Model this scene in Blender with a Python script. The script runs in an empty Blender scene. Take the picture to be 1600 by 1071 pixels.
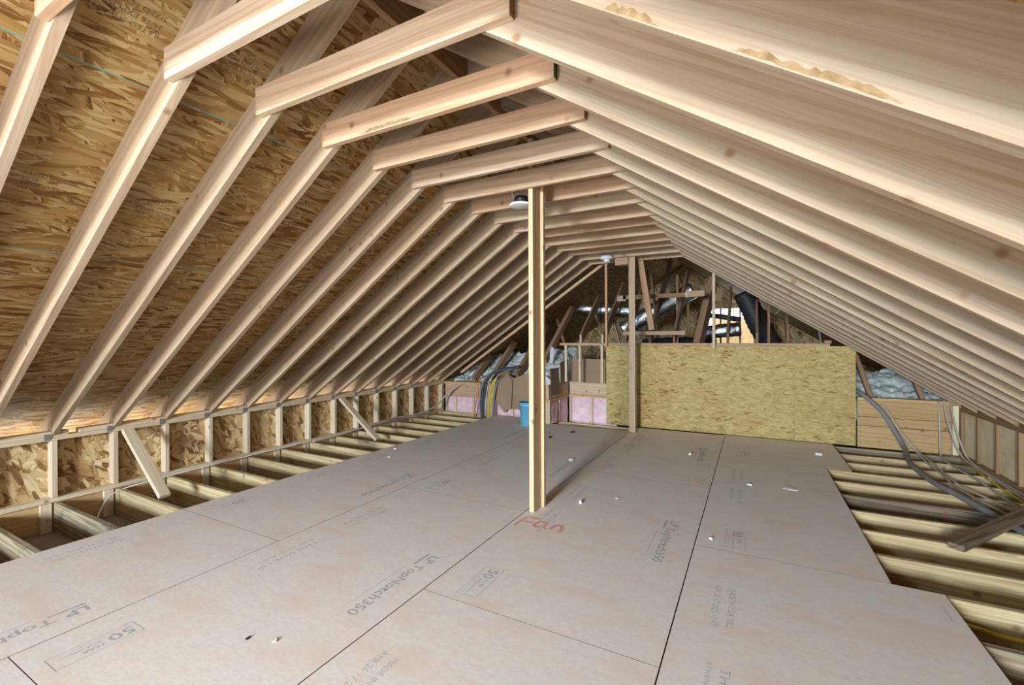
import bpy, bmesh, math, random
from mathutils import Vector, Matrix

random.seed(7)
scene = bpy.context.scene
COL = scene.collection

# ------------------------------------------------------------------ camera
F_PX, CX, CY = 697.05, 802.97, 531.75
yaw, pitch, roll = 0.4912, -0.0030, -0.0039
cam_data = bpy.data.cameras.new('camera')
cam_data.sensor_width = 36.0
cam_data.lens = F_PX * 36.0 / 1600.0
cam_data.shift_x = (800 - CX) / 1600.0
cam_data.shift_y = (CY - 535.5) / 1600.0
cam_data.clip_start = 0.02
cam = bpy.data.objects.new('camera', cam_data)
COL.objects.link(cam)
Rv = Vector((math.cos(yaw), math.sin(yaw), 0))
Fv = Vector((-math.sin(yaw) * math.cos(pitch), math.cos(yaw) * math.cos(pitch), math.sin(pitch)))
Uv = Rv.cross(Fv)
R2 = Rv * math.cos(roll) + Uv * math.sin(roll)
U2 = Uv * math.cos(roll) - Rv * math.sin(roll)
cam.matrix_world = Matrix(((R2.x, U2.x, -Fv.x, 0.0), (R2.y, U2.y, -Fv.y, 0.0), (R2.z, U2.z, -Fv.z, 1.335), (0, 0, 0, 1)))
scene.camera = cam

# ------------------------------------------------------------------ light
world = bpy.data.worlds.new('overcast_sky')
scene.world = world
world.use_nodes = True
world.node_tree.nodes['Background'].inputs[0].default_value = (0.80, 0.90, 1.0, 1)
world.node_tree.nodes['Background'].inputs[1].default_value = 3.0

def area_light(name, loc, aim, sx, sy, power, col):
    d = bpy.data.lights.new(name, 'AREA')
    d.shape = 'RECTANGLE'; d.size = sx; d.size_y = sy
    d.energy = power; d.color = col
    o = bpy.data.objects.new(name, d); COL.objects.link(o)
    o.location = loc
    o.rotation_euler = (Vector(aim) - Vector(loc)).to_track_quat('-Z', 'Y').to_euler()
    return o
# daylight falling through the gable window behind the camera
area_light('gable_window_daylight', (-1.52, -7.86, 1.60), (-1.52, 10, 1.25), 1.25, 1.25, 130, (0.92, 0.97, 1.0))
# two fill lights added behind the camera to brighten the floor
area_light('floor_fill_light', (-2.20, -6.2, 2.36), (-2.6, 2.6, 0.0), 0.9, 2.2, 560, (0.28, 0.64, 1.0))
area_light('floor_fill_light', (-0.95, -6.2, 2.36), (-1.2, 5.5, 0.0), 0.9, 2.2, 1250, (0.90, 0.96, 1.0))
# work lamp on a stand behind the camera, on the ridge line
area_light('work_lamp', (-1.50, -0.40, 1.62), (-1.42, 3.0, 2.85), 0.55, 0.55, 28, (0.93, 0.97, 1.0))
# daylight coming up through the open soffits along both eaves
area_light('soffit_daylight', (-5.50, -0.6, 0.22), (-4.6, -0.6, 1.1), 14.4, 0.30, 80, (0.92, 0.97, 1.0))
area_light('soffit_daylight', (2.42, -0.6, 0.22), (1.52, -0.6, 1.1), 14.4, 0.30, 230, (0.92, 0.97, 1.0))
# daylight through the opening at the far end of the next attic
area_light('far_opening_daylight', (-0.5, 11.8, 1.8), (-0.9, 7, 1.4), 0.9, 0.9, 3, (0.85, 0.94, 1.0))

scene.view_settings.view_transform = 'Standard'
scene.view_settings.look = 'None'
scene.view_settings.gamma = 1.0
scene.view_settings.use_curve_mapping = False
scene.view_settings.exposure = 0.48
scene.cycles.max_bounces = 12
scene.cycles.diffuse_bounces = 8

# ------------------------------------------------------------------ materials
class NT:
    def __init__(s, name):
        m = bpy.data.materials.new(name); m.use_nodes = True
        s.m = m; s.t = m.node_tree; s.t.nodes.clear()
        s.out = s.n('ShaderNodeOutputMaterial'); s.b = s.n('ShaderNodeBsdfPrincipled')
        s.l(s.b.outputs[0], s.out.inputs[0])
        s.b.inputs['Roughness'].default_value = 0.8
        s.b.inputs['Specular IOR Level'].default_value = 0.2
    def n(s, typ, **kw):
        nd = s.t.nodes.new(typ)
        for k, v in kw.items(): setattr(nd, k, v)
        return nd
    def l(s, a, b): s.t.links.new(a, b)
    def set(s, sock, v):
        if hasattr(v, 'is_output'): s.l(v, sock)
        else: sock.default_value = v
    def vmath(s, op, a, b=None):
        nd = s.n('ShaderNodeVectorMath', operation=op); s.set(nd.inputs[0], a)
        if b is not None: s.set(nd.inputs[1], b)
        return nd.outputs[0]
    def math(s, op, a, b=0.0, clamp=False):
        nd = s.n('ShaderNodeMath', operation=op, use_clamp=clamp); s.set(nd.inputs[0], a); s.set(nd.inputs[1], b)
        return nd.outputs[0]
    def noise(s, vec, scale, detail=3, rough=0.5, dist=0.0):
        nd = s.n('ShaderNodeTexNoise'); s.set(nd.inputs['Vector'], vec)
        nd.inputs['Scale'].default_value = scale; nd.inputs['Detail'].default_value = detail
        nd.inputs['Roughness'].default_value = rough; nd.inputs['Distortion'].default_value = dist
        return nd.outputs['Fac']
    def voro(s, vec, scale):
        nd = s.n('ShaderNodeTexVoronoi'); s.set(nd.inputs['Vector'], vec); nd.inputs['Scale'].default_value = scale
        return nd
    def ramp(s, fac, stops, interp='LINEAR'):
        nd = s.n('ShaderNodeValToRGB'); s.set(nd.inputs[0], fac)
        cr = nd.color_ramp; cr.interpolation = interp
        while len(cr.elements) < len(stops): cr.elements.new(0.5)
        for e, (p, c) in zip(cr.elements, stops):
            e.position = p; e.color = (c[0], c[1], c[2], 1) if not isinstance(c, (int, float)) else (c, c, c, 1)
        return nd.outputs[0]
    def mix(s, fac, a, b, mode='MIX'):
        nd = s.n('ShaderNodeMix', data_type='RGBA', blend_type=mode)
        s.set(nd.inputs[0], fac)
        for sock, v in ((nd.inputs[6], a), (nd.inputs[7], b)):
            s.set(sock, v if hasattr(v, 'is_output') else (v[0], v[1], v[2], 1))
        return nd.outputs[2]
    def bump(s, h, strength=0.2, dist=0.004):
        nd = s.n('ShaderNodeBump'); nd.inputs['Strength'].default_value = strength; nd.inputs['Distance'].default_value = dist
        s.l(h, nd.inputs['Height']); s.l(nd.outputs[0], s.b.inputs['Normal'])
    def coords(s):
        tc = s.n('ShaderNodeTexCoord'); oi = s.n('ShaderNodeObjectInfo')
        off = s.vmath('SCALE', (31.7, 17.3, 23.1)); nd = off.node; s.set(nd.inputs['Scale'], oi.outputs['Random'])
        return s.vmath('ADD', tc.outputs['Object'], off), oi.outputs['Random']

def lumber(name, c1, c2, dark, knot=(0.22, 0.10, 0.045), stain=0.0, contrast=1.0):
    """sawn softwood, grain along local X; c1..c2 is the spread from board to board"""
    s = NT(name); v, rnd = s.coords()
    fib = s.noise(s.vmath('MULTIPLY', v, (1.6, 60, 60)), 1.0, 4, 0.6)
    warp = s.noise(s.vmath('MULTIPLY', v, (1.3, 5, 5)), 1.0, 2, 0.5)
    w = s.n('ShaderNodeTexWave', wave_type='BANDS', bands_direction='DIAGONAL')
    s.l(s.vmath('MULTIPLY', v, (0.045, 1, 1)), w.inputs['Vector'])
    w.inputs['Scale'].default_value = 13; w.inputs['Distortion'].default_value = 6.0
    w.inputs['Detail'].default_value = 2; w.inputs['Detail Scale'].default_value = 1.3
    base = s.mix(rnd, c1, c2)
    hue = s.math('FRACT', s.math('MULTIPLY', rnd, 7.31))
    val = s.math('ADD', s.math('MULTIPLY', hue, 0.20), 0.90)
    ring = s.ramp(w.outputs['Fac'], [(0.0, 0.0), (0.62, 0.05), (0.93, 1.0), (1.0, 0.6)])
    g = s.math('MULTIPLY', ring, 0.44 * contrast)
    col = s.mix(g, base, dark)
    col = s.mix(s.math('MULTIPLY', s.ramp(fib, [(0.40, 0.0), (0.75, 1.0)]), 0.35 * contrast), col, dark)
    fine = s.noise(s.vmath('MULTIPLY', s.vmath('ADD', v, s.vmath('MULTIPLY', s.vmath('SUBTRACT', w.outputs['Color'], (0.5, 0.5, 0.5)), (0, 0.006, 0.006))), (0.9, 150, 150)), 1.0, 2, 0.5)
    col = s.mix(s.math('MULTIPLY', s.ramp(fine, [(0.50, 0.0), (0.66, 1.0)]), 0.30 * contrast), col, dark)
    blot = s.ramp(warp, [(0.42, 0.0), (0.72, 1.0)])
    col = s.mix(s.math('MULTIPLY', blot, 0.30), col, dark)
    # knots
    kv = s.voro(v, 5.5)
    kd = s.math('ADD', kv.outputs['Distance'], s.math('MULTIPLY', s.math('SUBTRACT', fib, 0.5), 0.04))
    kmask = s.ramp(kd, [(0.0, 1.0), (0.07, 0.85), (0.105, 0.35), (0.15, 0.0)])
    col = s.mix(s.math('MULTIPLY', kmask, 0.8), col, knot)
    if stain > 0:
        st = s.noise(s.vmath('MULTIPLY', v, (1.4, 4.0, 4.0)), 1.0, 5, 0.65)
        thr = 0.74 - 0.16 * stain
        stm = s.math('MULTIPLY', s.ramp(st, [(thr, 0.0), (thr + 0.12, 1.0)]), s.math('GREATER_THAN', hue, 0.45))
        col = s.mix(s.math('MULTIPLY', stm, 0.75), col, (0.055, 0.045, 0.040))
    mul = s.n('ShaderNodeHueSaturation'); s.l(col, mul.inputs['Color']); s.l(val, mul.inputs['Value'])
    s.l(mul.outputs[0], s.b.inputs['Base Color'])
    s.bump(fib, 0.10, 0.002)
    return s.m

def osb(name, stops, lx=8.0, ly=48.0, angles=(0.05, -0.35, 0.45, 1.1), bump=0.25):
    """pressed wood strands: several fields of long thin cells laid over each other at fixed angles"""
    s = NT(name); v, rnd = s.coords()
    layers = []
    wob = s.n('ShaderNodeTexNoise'); s.l(v, wob.inputs['Vector']); wob.inputs['Scale'].default_value = 9.0; wob.inputs['Detail'].default_value = 2
    vv = s.vmath('ADD', v, s.vmath('MULTIPLY', s.vmath('SUBTRACT', wob.outputs['Color'], (0.5, 0.5, 0.5)), (0.02, 0.02, 0)))
    for i, a in enumerate(angles):
        r = s.n('ShaderNodeVectorRotate', rotation_type='Z_AXIS'); s.l(vv, r.inputs['Vector']); r.inputs['Angle'].default_value = a
        k = (1.0, 0.8, 1.25, 1.1)[i % 4]
        off = s.vmath('ADD', s.vmath('MULTIPLY', r.outputs[0], (lx * k, ly * k, 1.0)), (i * 13.7, i * 7.1, i * 3.3))
        vo = s.voro(off, 1.0)
        sep = s.n('ShaderNodeSeparateColor'); s.l(vo.outputs['Color'], sep.inputs[0])
        grain = s.noise(s.vmath('MULTIPLY', off, (0.6, 4.5, 1)), 1.0, 3, 0.65)
        layers.append((sep.outputs[0], sep.outputs[1], grain))
    cv, _, cg = layers[-1]
    for (lv, lm, lg) in reversed(layers[:-1]):
        m = s.math('GREATER_THAN', lm, 0.5)
        mm = s.n('ShaderNodeMix', data_type='FLOAT'); s.l(m, mm.inputs[0]); s.l(cv, mm.inputs[2]); s.l(lv, mm.inputs[3]); cv = mm.outputs[0]
        mg = s.n('ShaderNodeMix', data_type='FLOAT'); s.l(m, mg.inputs[0]); s.l(cg, mg.inputs[2]); s.l(lg, mg.inputs[3]); cg = mg.outputs[0]
    f = s.math('ADD', cv, s.math('MULTIPLY', s.math('SUBTRACT', cg, 0.5), 0.75))
    big = s.noise(v, 1.3, 3, 0.55)
    f = s.math('ADD', f, s.math('MULTIPLY', s.math('SUBTRACT', big, 0.5), 0.30))
    col = s.ramp(f, stops)
    s.l(col, s.b.inputs['Base Color'])
    s.b.inputs['Roughness'].default_value = 0.7
    s.bump(cv, bump, 0.003)
    return s.m

def plain(name, col, rough=0.7, metal=0.0, var=0.0, scale=8.0, col2=None, spec=0.3, bump=0.0):
    s = NT(name); s.b.inputs['Roughness'].default_value = rough; s.b.inputs['Metallic'].default_value = metal
    s.b.inputs['Specular IOR Level'].default_value = spec
    v, rnd = s.coords()
    nz = s.noise(v, scale, 4, 0.6)
    c2 = col2 or tuple(c * (1 - var) for c in col)
    s.l(s.mix(s.ramp(nz, [(0.35, 0.0), (0.65, 1.0)]), col, c2), s.b.inputs['Base Color'])
    if bump: s.bump(nz, bump, 0.02)
    return s.m


M = {}
M['rafter'] = lumber('rafter_pine', (0.46, 0.355, 0.238), (0.42, 0.315, 0.218), (0.30, 0.18, 0.10), stain=0.25)
M['tie'] = lumber('collar_tie_pine', (0.54, 0.35, 0.22), (0.57, 0.465, 0.335), (0.38, 0.19, 0.09))
M['stud'] = lumber('stud_pine', (0.66, 0.55, 0.40), (0.62, 0.50, 0.35), (0.42, 0.28, 0.15), contrast=0.7)
M['joist'] = lumber('joist_southern_pine', (0.62, 0.50, 0.29), (0.54, 0.42, 0.23), (0.26, 0.14, 0.055), stain=1.0, contrast=1.05)
M['brown'] = lumber('weathered_brown_lumber', (0.40, 0.25, 0.14), (0.34, 0.21, 0.115), (0.16, 0.085, 0.04))
M['post'] = lumber('post_pine', (0.69, 0.53, 0.33), (0.70, 0.56, 0.38), (0.48, 0.26, 0.10), contrast=0.8)
M['board'] = lumber('header_board_pine', (0.58, 0.40, 0.20), (0.55, 0.37, 0.18), (0.36, 0.20, 0.08))
M['moldy'] = lumber('mouldy_joist', (0.46, 0.37, 0.23), (0.42, 0.34, 0.22), (0.05, 0.03, 0.022), stain=1.4, contrast=1.2)
M['dirty'] = lumber('dirty_old_board', (0.29, 0.21, 0.14), (0.29, 0.21, 0.14), (0.06, 0.042, 0.028), contrast=1.6)
M['pale'] = plain('pale_plywood', (0.80, 0.69, 0.45), 0.8, var=0.18, scale=5)

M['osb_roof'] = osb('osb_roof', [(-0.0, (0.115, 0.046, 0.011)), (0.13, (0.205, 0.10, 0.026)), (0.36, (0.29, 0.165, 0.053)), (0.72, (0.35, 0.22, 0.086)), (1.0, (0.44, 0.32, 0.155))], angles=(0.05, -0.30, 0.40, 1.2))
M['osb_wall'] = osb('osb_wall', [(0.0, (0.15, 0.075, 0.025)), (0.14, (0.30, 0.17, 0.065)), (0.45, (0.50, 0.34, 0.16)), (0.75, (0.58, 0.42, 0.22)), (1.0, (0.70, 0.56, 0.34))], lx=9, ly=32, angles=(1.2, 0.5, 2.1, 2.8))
M['osb_far'] = osb('osb_far', [(0.0, (0.16, 0.08, 0.02)), (0.05, (0.34, 0.20, 0.06)), (0.13, (0.39, 0.275, 0.098)), (0.6, (0.45, 0.33, 0.125)), (1.0, (0.53, 0.41, 0.19))], lx=14, ly=60, angles=(0.1, -0.3, 0.5, 0.9), bump=0.12)

def floor_mat():
    s = NT('overlaid_floor_panel'); v, rnd = s.coords()
    n1 = s.noise(v, 3.2, 4, 0.6, 0.4); n2 = s.noise(s.vmath('MULTIPLY', v, (34, 90, 20)), 1.0, 3, 0.6)
    n3 = s.noise(s.vmath('MULTIPLY', v, (2.0, 4.2, 2)), 1.4, 3, 0.5)
    n4 = s.noise(v, 95, 2, 0.7)
    n5 = s.noise(s.vmath('MULTIPLY', v, (14, 30, 6)), 1.0, 4, 0.65)
    col = s.mix(s.ramp(n1, [(0.35, 0.0), (0.7, 1.0)]), (0.80, 0.745, 0.69), (0.81, 0.73, 0.65))
    col = s.mix(s.math('MULTIPLY', s.ramp(n3, [(0.50, 0.0), (0.72, 1.0)]), 0.70), col, (0.78, 0.59, 0.49))
    col = s.mix(s.math('MULTIPLY', s.ramp(n2, [(0.35, 0.0), (0.75, 1.0)]), 0.62), col, (0.69, 0.615, 0.55))
    col = s.mix(s.math('MULTIPLY', s.ramp(n5, [(0.50, 0.0), (0.72, 1.0)]), 0.50), col, (0.75, 0.58, 0.48))
    col = s.mix(s.math('MULTIPLY', s.ramp(n4, [(0.68, 0.0), (0.78, 1.0)]), 0.35), col, (0.25, 0.19, 0.15))
    s.l(col, s.b.inputs['Base Color']); s.b.inputs['Roughness'].default_value = 0.62
    s.b.inputs['Specular IOR Level'].default_value = 0.3
    s.bump(n2, 0.12, 0.002)
    return s.m
M['floor'] = floor_mat()
M['edge_tan'] = plain('tan_panel_end', (0.30, 0.16, 0.10), 0.8)
M['bark'] = plain('bark_edge', (0.20, 0.115, 0.05), 0.9, col2=(0.34, 0.22, 0.11), scale=30)
M['edge'] = plain('red_panel_edge', (0.25, 0.07, 0.05), 0.8)
M['ink'] = plain('blue_grey_ink', (0.33, 0.37, 0.39), 0.8, col2=(0.50, 0.48, 0.45), scale=45)
M['ink_faint'] = plain('faint_blue_grey_ink', (0.42, 0.43, 0.43), 0.8, col2=(0.62, 0.57, 0.52), scale=38)
M['ink_black'] = plain('black_stamp_ink', (0.06, 0.045, 0.035), 0.8, col2=(0.20, 0.12, 0.05), scale=70)
M['red_paint'] = plain('red_spray_paint', (0.78, 0.30, 0.24), 0.7, col2=(0.76, 0.46, 0.38), scale=30)
M['teal'] = plain('teal_edge_paint', (0.06, 0.32, 0.30), 0.7, col2=(0.25, 0.27, 0.17), scale=9)
M['drywall'] = plain('drywall_back_paper', (0.36, 0.32, 0.29), 0.9, var=0.15)
M['steel'] = plain('galvanised_steel', (0.38, 0.40, 0.42), 0.45, 0.8, var=0.2, scale=30)
M['green'] = plain('green_end_paint', (0.03, 0.10, 0.035), 0.8)
M['endgrain'] = plain('end_grain', (0.33, 0.17, 0.07), 0.9, var=0.3, scale=40)
M['card'] = plain('brown_cardboard', (0.30, 0.20, 0.125), 0.85, var=0.12, scale=3)
M['card2'] = plain('dark_brown_cardboard', (0.25, 0.155, 0.10), 0.85, var=0.12, scale=3)
M['pink'] = plain('pink_fibreglass', (0.66, 0.40, 0.47), 0.95, col2=(0.74, 0.56, 0.58), scale=9, bump=0.6)
M['blown'] = plain('blown_fibreglass', (0.74, 0.77, 0.74), 0.95, col2=(0.50, 0.56, 0.54), scale=14, bump=0.8)
M['blue'] = plain('blue_bucket_plastic', (0.13, 0.38, 0.52), 0.35, var=0.06, spec=0.5)
M['blue_dark'] = plain('bucket_inside', (0.05, 0.13, 0.18), 0.6)
M['white'] = plain('white_plastic', (0.78, 0.78, 0.76), 0.5, var=0.05)
M['black'] = plain('black_plastic', (0.012, 0.012, 0.013), 0.45)
M['grey_cable'] = plain('grey_conduit', (0.215, 0.21, 0.20), 0.55, var=0.15)
M['dk_cable'] = plain('dark_grey_cable', (0.060, 0.062, 0.064), 0.5, var=0.2)
M['white_cable'] = plain('dusty_white_cable', (0.50, 0.44, 0.36), 0.6, var=0.15)
M['yellow'] = plain('yellow_cable', (0.62, 0.45, 0.03), 0.5, var=0.1)
M['orange'] = plain('orange_cable', (0.62, 0.18, 0.03), 0.5, var=0.1)
M['foil'] = plain('crinkled_foil', (0.80, 0.80, 0.82), 0.28, 1.0, var=0.15, scale=22, bump=0.9)
M['flex'] = plain('black_flex_jacket', (0.035, 0.033, 0.033), 0.5, var=0.3, scale=20, bump=0.4)
M['paper'] = plain('white_paper_scrap', (0.75, 0.72, 0.66), 0.8)
M['tag'] = plain('grey_paper_tag', (0.45, 0.44, 0.46), 0.7, var=0.15)

# ------------------------------------------------------------------ helpers
def link(name, mesh, parent=None, mat=None):
    o = bpy.data.objects.new(name, mesh); COL.objects.link(o)
    if parent is not None: o.parent = parent
    if mat is not None and mesh is not None and not mesh.materials: mesh.materials.append(M[mat])
    return o
def empty(name, loc=(0, 0, 0)):
    o = bpy.data.objects.new(name, None); o.empty_display_size = 0.1; COL.objects.link(o); o.location = loc; return o
def tag(o, label, cat, group=None):
    o['label'] = label; o['category'] = cat
    if group: o['group'] = group
    return o
def struct(name, label, cat, loc=(0, 0, 0)):
    o = empty(name, loc); o['kind'] = 'structure'; o['label'] = label; o['category'] = cat; return o
def local(o, parent, mw):
    o.matrix_world = mw if parent is None else mw
    if parent is not None:
        o.matrix_basis = PARENT_INV(parent) @ mw
def PARENT_INV(p):
    m = Matrix.Identity(4); q = p
    while q is not None:
        m = q.matrix_basis @ m; q = q.parent
    return m.inverted()

_cache = {}
def box_mesh(L, w, h, mat, bev=0.003):
    key = (round(L, 4), round(w, 4), round(h, 4), mat, bev)
    if key in _cache: return _cache[key]
    bm = bmesh.new(); bmesh.ops.create_cube(bm, size=1.0)
    bmesh.ops.scale(bm, vec=(L, w, h), verts=bm.verts)
    if bev > 0 and min(L, w, h) > bev * 3:
        bmesh.ops.bevel(bm, geom=list(bm.edges), offset=bev, segments=1, affect='EDGES')
    me = bpy.data.meshes.new('board'); bm.to_mesh(me); bm.free(); me.materials.append(M[mat])
    _cache[key] = me
    return me
def board(name, p0, p1, w, h, mat, parent=None, up=(0, 0, 1), bev=0.003):
    """a sawn board with its centre line from p0 to p1; w across, h along 'up'"""
    p0, p1 = Vector(p0), Vector(p1); d = p1 - p0; L = d.length; x = d / L
    z = Vector(up); z = (z - x * z.dot(x)).normalized(); y = z.cross(x)
    o = link(name, box_mesh(L, w, h, mat, bev), parent)
    c = (p0 + p1) / 2
    mw = Matrix(((x.x, y.x, z.x, c.x), (x.y, y.y, z.y, c.y), (x.z, y.z, z.z, c.z), (0, 0, 0, 1)))
    local(o, parent, mw)
    return o
def bx(name, x0, x1, y0, y1, z0, z1, mat, parent=None, grain='X', bev=0.003):
    """axis-aligned board; grain axis = long axis of the material"""
    c = ((x0 + x1) / 2, (y0 + y1) / 2, (z0 + z1) / 2)
    if grain == 'X': return board(name, (x0, c[1], c[2]), (x1, c[1], c[2]), y1 - y0, z1 - z0, mat, parent, (0, 0, 1), bev)
    if grain == 'Y': return board(name, (c[0], y0, c[2]), (c[0], y1, c[2]), x1 - x0, z1 - z0, mat, parent, (0, 0, 1), bev)
    return board(name, (c[0], c[1], z0), (c[0], c[1], z1), y1 - y0, x1 - x0, mat, parent, (1, 0, 0), bev)
def mesh_obj(name, verts, faces, mat, parent=None, smooth=False, loc=None):
    me = bpy.data.meshes.new(name); me.from_pydata(verts, [], faces); me.update()
    me.materials.append(M[mat])
    if smooth:
        for p in me.polygons: p.use_smooth = True
    o = bpy.data.objects.new(name, me); COL.objects.link(o)
    if loc is not None: o.location = loc
    if parent is not None:
        o.parent = parent
        o.matrix_basis = PARENT_INV(parent) @ (Matrix.Translation(loc) if loc is not None else Matrix.Identity(4))
    return o
def prism(name, prof, t, origin, xdir, zdir, mat, parent=None, face_mat=None):
    """outline prof [(x,z)] in the plane of xdir/zdir, thickness t centred"""
    n = len(prof)
    v = [(a, -t / 2, b) for a, b in prof] + [(a, t / 2, b) for a, b in prof]
    f = [tuple(range(n)), tuple(range(2 * n - 1, n - 1, -1))]
    for i in range(n): j = (i + 1) % n; f.append((i, i + n, j + n, j))
    me = bpy.data.meshes.new(name); me.from_pydata(v, [], f)
    bm = bmesh.new(); bm.from_mesh(me); bmesh.ops.recalc_face_normals(bm, faces=bm.faces); bm.to_mesh(me); bm.free()
    me.materials.append(M[mat])
    x = Vector(xdir).normalized(); z = Vector(zdir); z = (z - x * z.dot(x)).normalized(); y = z.cross(x); c = Vector(origin)
    o = link(name, me, parent)
    local(o, parent, Matrix(((x.x, y.x, z.x, c.x), (x.y, y.y, z.y, c.y), (x.z, y.z, z.z, c.z), (0, 0, 0, 1))))
    return o
def spline(pts, n=8):
    P = [Vector(p) for p in pts]; P = [2 * P[0] - P[1]] + P + [2 * P[-1] - P[-2]]; out = []
    for i in range(1, len(P) - 2):
        a, b, c, d = P[i - 1:i + 3]
        for k in range(n):
            t = k / n
            out.append(0.5 * ((2 * b) + (c - a) * t + (2 * a - 5 * b + 4 * c - d) * t * t + (3 * b - a - 3 * c + d) * t ** 3))
    out.append(P[-2]); return out
def tube(name, pts, r, mat, parent=None, n=8, seg=8, rfun=None, raw=False):
    P = [Vector(p) for p in pts] if raw else spline(pts, seg)
    base = P[0].copy(); v = []; f = []
    up = Vector((0.13, 0.21, 1)).normalized()
    for i, p in enumerate(P):
        d = (P[min(i + 1, len(P) - 1)] - P[max(i - 1, 0)]).normalized()
        a = d.cross(up)
        if a.length < 1e-4: a = d.cross(Vector((1, 0, 0)))
        a.normalize(); b = a.cross(d)
        rr = r * (rfun(i / (len(P) - 1), i) if rfun else 1)
        for k in range(n):
            t = 2 * math.pi * k / n
            v.append(tuple(p - base + (a * math.cos(t) + b * math.sin(t)) * rr))
    for i in range(len(P) - 1):
        for k in range(n):
            k2 = (k + 1) % n
            f.append((i * n + k, i * n + k2, (i + 1) * n + k2, (i + 1) * n + k))
    f.append(tuple(range(n - 1, -1, -1))); f.append(tuple(range((len(P) - 1) * n, len(P) * n)))
    return mesh_obj(name, v, f, mat, parent, True, base)
def lathe(name, prof, loc, mat, parent=None, n=28, axis=None):
    v = []; f = []; m = len(prof)
    for k in range(n):
        t = 2 * math.pi * k / n
        for r, z in prof: v.append((r * math.cos(t), r * math.sin(t), z))
    for k in range(n):
        k2 = (k + 1) % n
        for i in range(m - 1): f.append((k * m + i, k2 * m + i, k2 * m + i + 1, k * m + i + 1))
    o = mesh_obj(name, v, f, mat, parent, True, loc)
    return o
_text = {}
def text_mesh(body, size, bold=0.0):
    key = (body, size, bold)
    if key in _text: return _text[key]
    c = bpy.data.curves.new('lettering', 'FONT'); c.body = body; c.size = size; c.offset = bold
    c.align_x = 'LEFT'; c.align_y = 'CENTER'; c.resolution_u = 3
    o = bpy.data.objects.new('lettering_source', c); COL.objects.link(o)
    bpy.context.view_layer.update()
    me = bpy.data.meshes.new_from_object(o.evaluated_get(bpy.context.evaluated_depsgraph_get()))
    bpy.data.objects.remove(o); bpy.data.curves.remove(c)
    _text[key] = me
    return me
def lettering(body, size, origin, xdir, ydir, mat, parent, length=None, bold=0.0):
    """flat print lying on a surface: xdir is the reading direction, ydir the tops of the letters"""
    me = text_mesh(body, size, bold)
    o = link('printed_lettering', me, parent)
    if not me.materials: me.materials.append(M[mat])
    w = max(vv.co.x for vv in me.vertices) or 1
    sx = (length / w) if length else 1.0
    x = Vector(xdir).normalized(); y = Vector(ydir).normalized(); z = x.cross(y); c = Vector(origin)
    local(o, parent, Matrix(((x.x * sx, y.x, z.x, c.x), (x.y * sx, y.y, z.y, c.y), (x.z * sx, y.z, z.z, c.z), (0, 0, 0, 1))))
    return o
def flat(name, quads, z, mat, parent):
    v = []; f = []
    for q in quads:
        b = len(v); v += [(a, c, z) for a, c in q]; f.append(tuple(range(b, b + len(q))))
    return mesh_obj(name, v, f, mat, parent)

# ------------------------------------------------------------------ dimensions
SP = 0.4064                      # 16 in. on centre
XR = -1.544                      # ridge line
XL, XRW = -5.14, 2.05            # inner faces of the two knee walls
PITCH = 2.0 / 3.0
ZL0 = 0.545                      # underside of a rafter at the knee wall
DR = 0.184                       # rafter depth
CS = math.cos(math.atan(PITCH)); SN = math.sin(math.atan(PITCH))
YBACK, YFAR = -8.0, 6.80
KMIN, KMAX = -23, 13
def ry(k): return 1.453 + k * SP           # near face of rafter k
def zl(x): return ZL0 + PITCH * (x + 5.137)
def zr(x): return ZL0 + PITCH * (2.049 - x)

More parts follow.
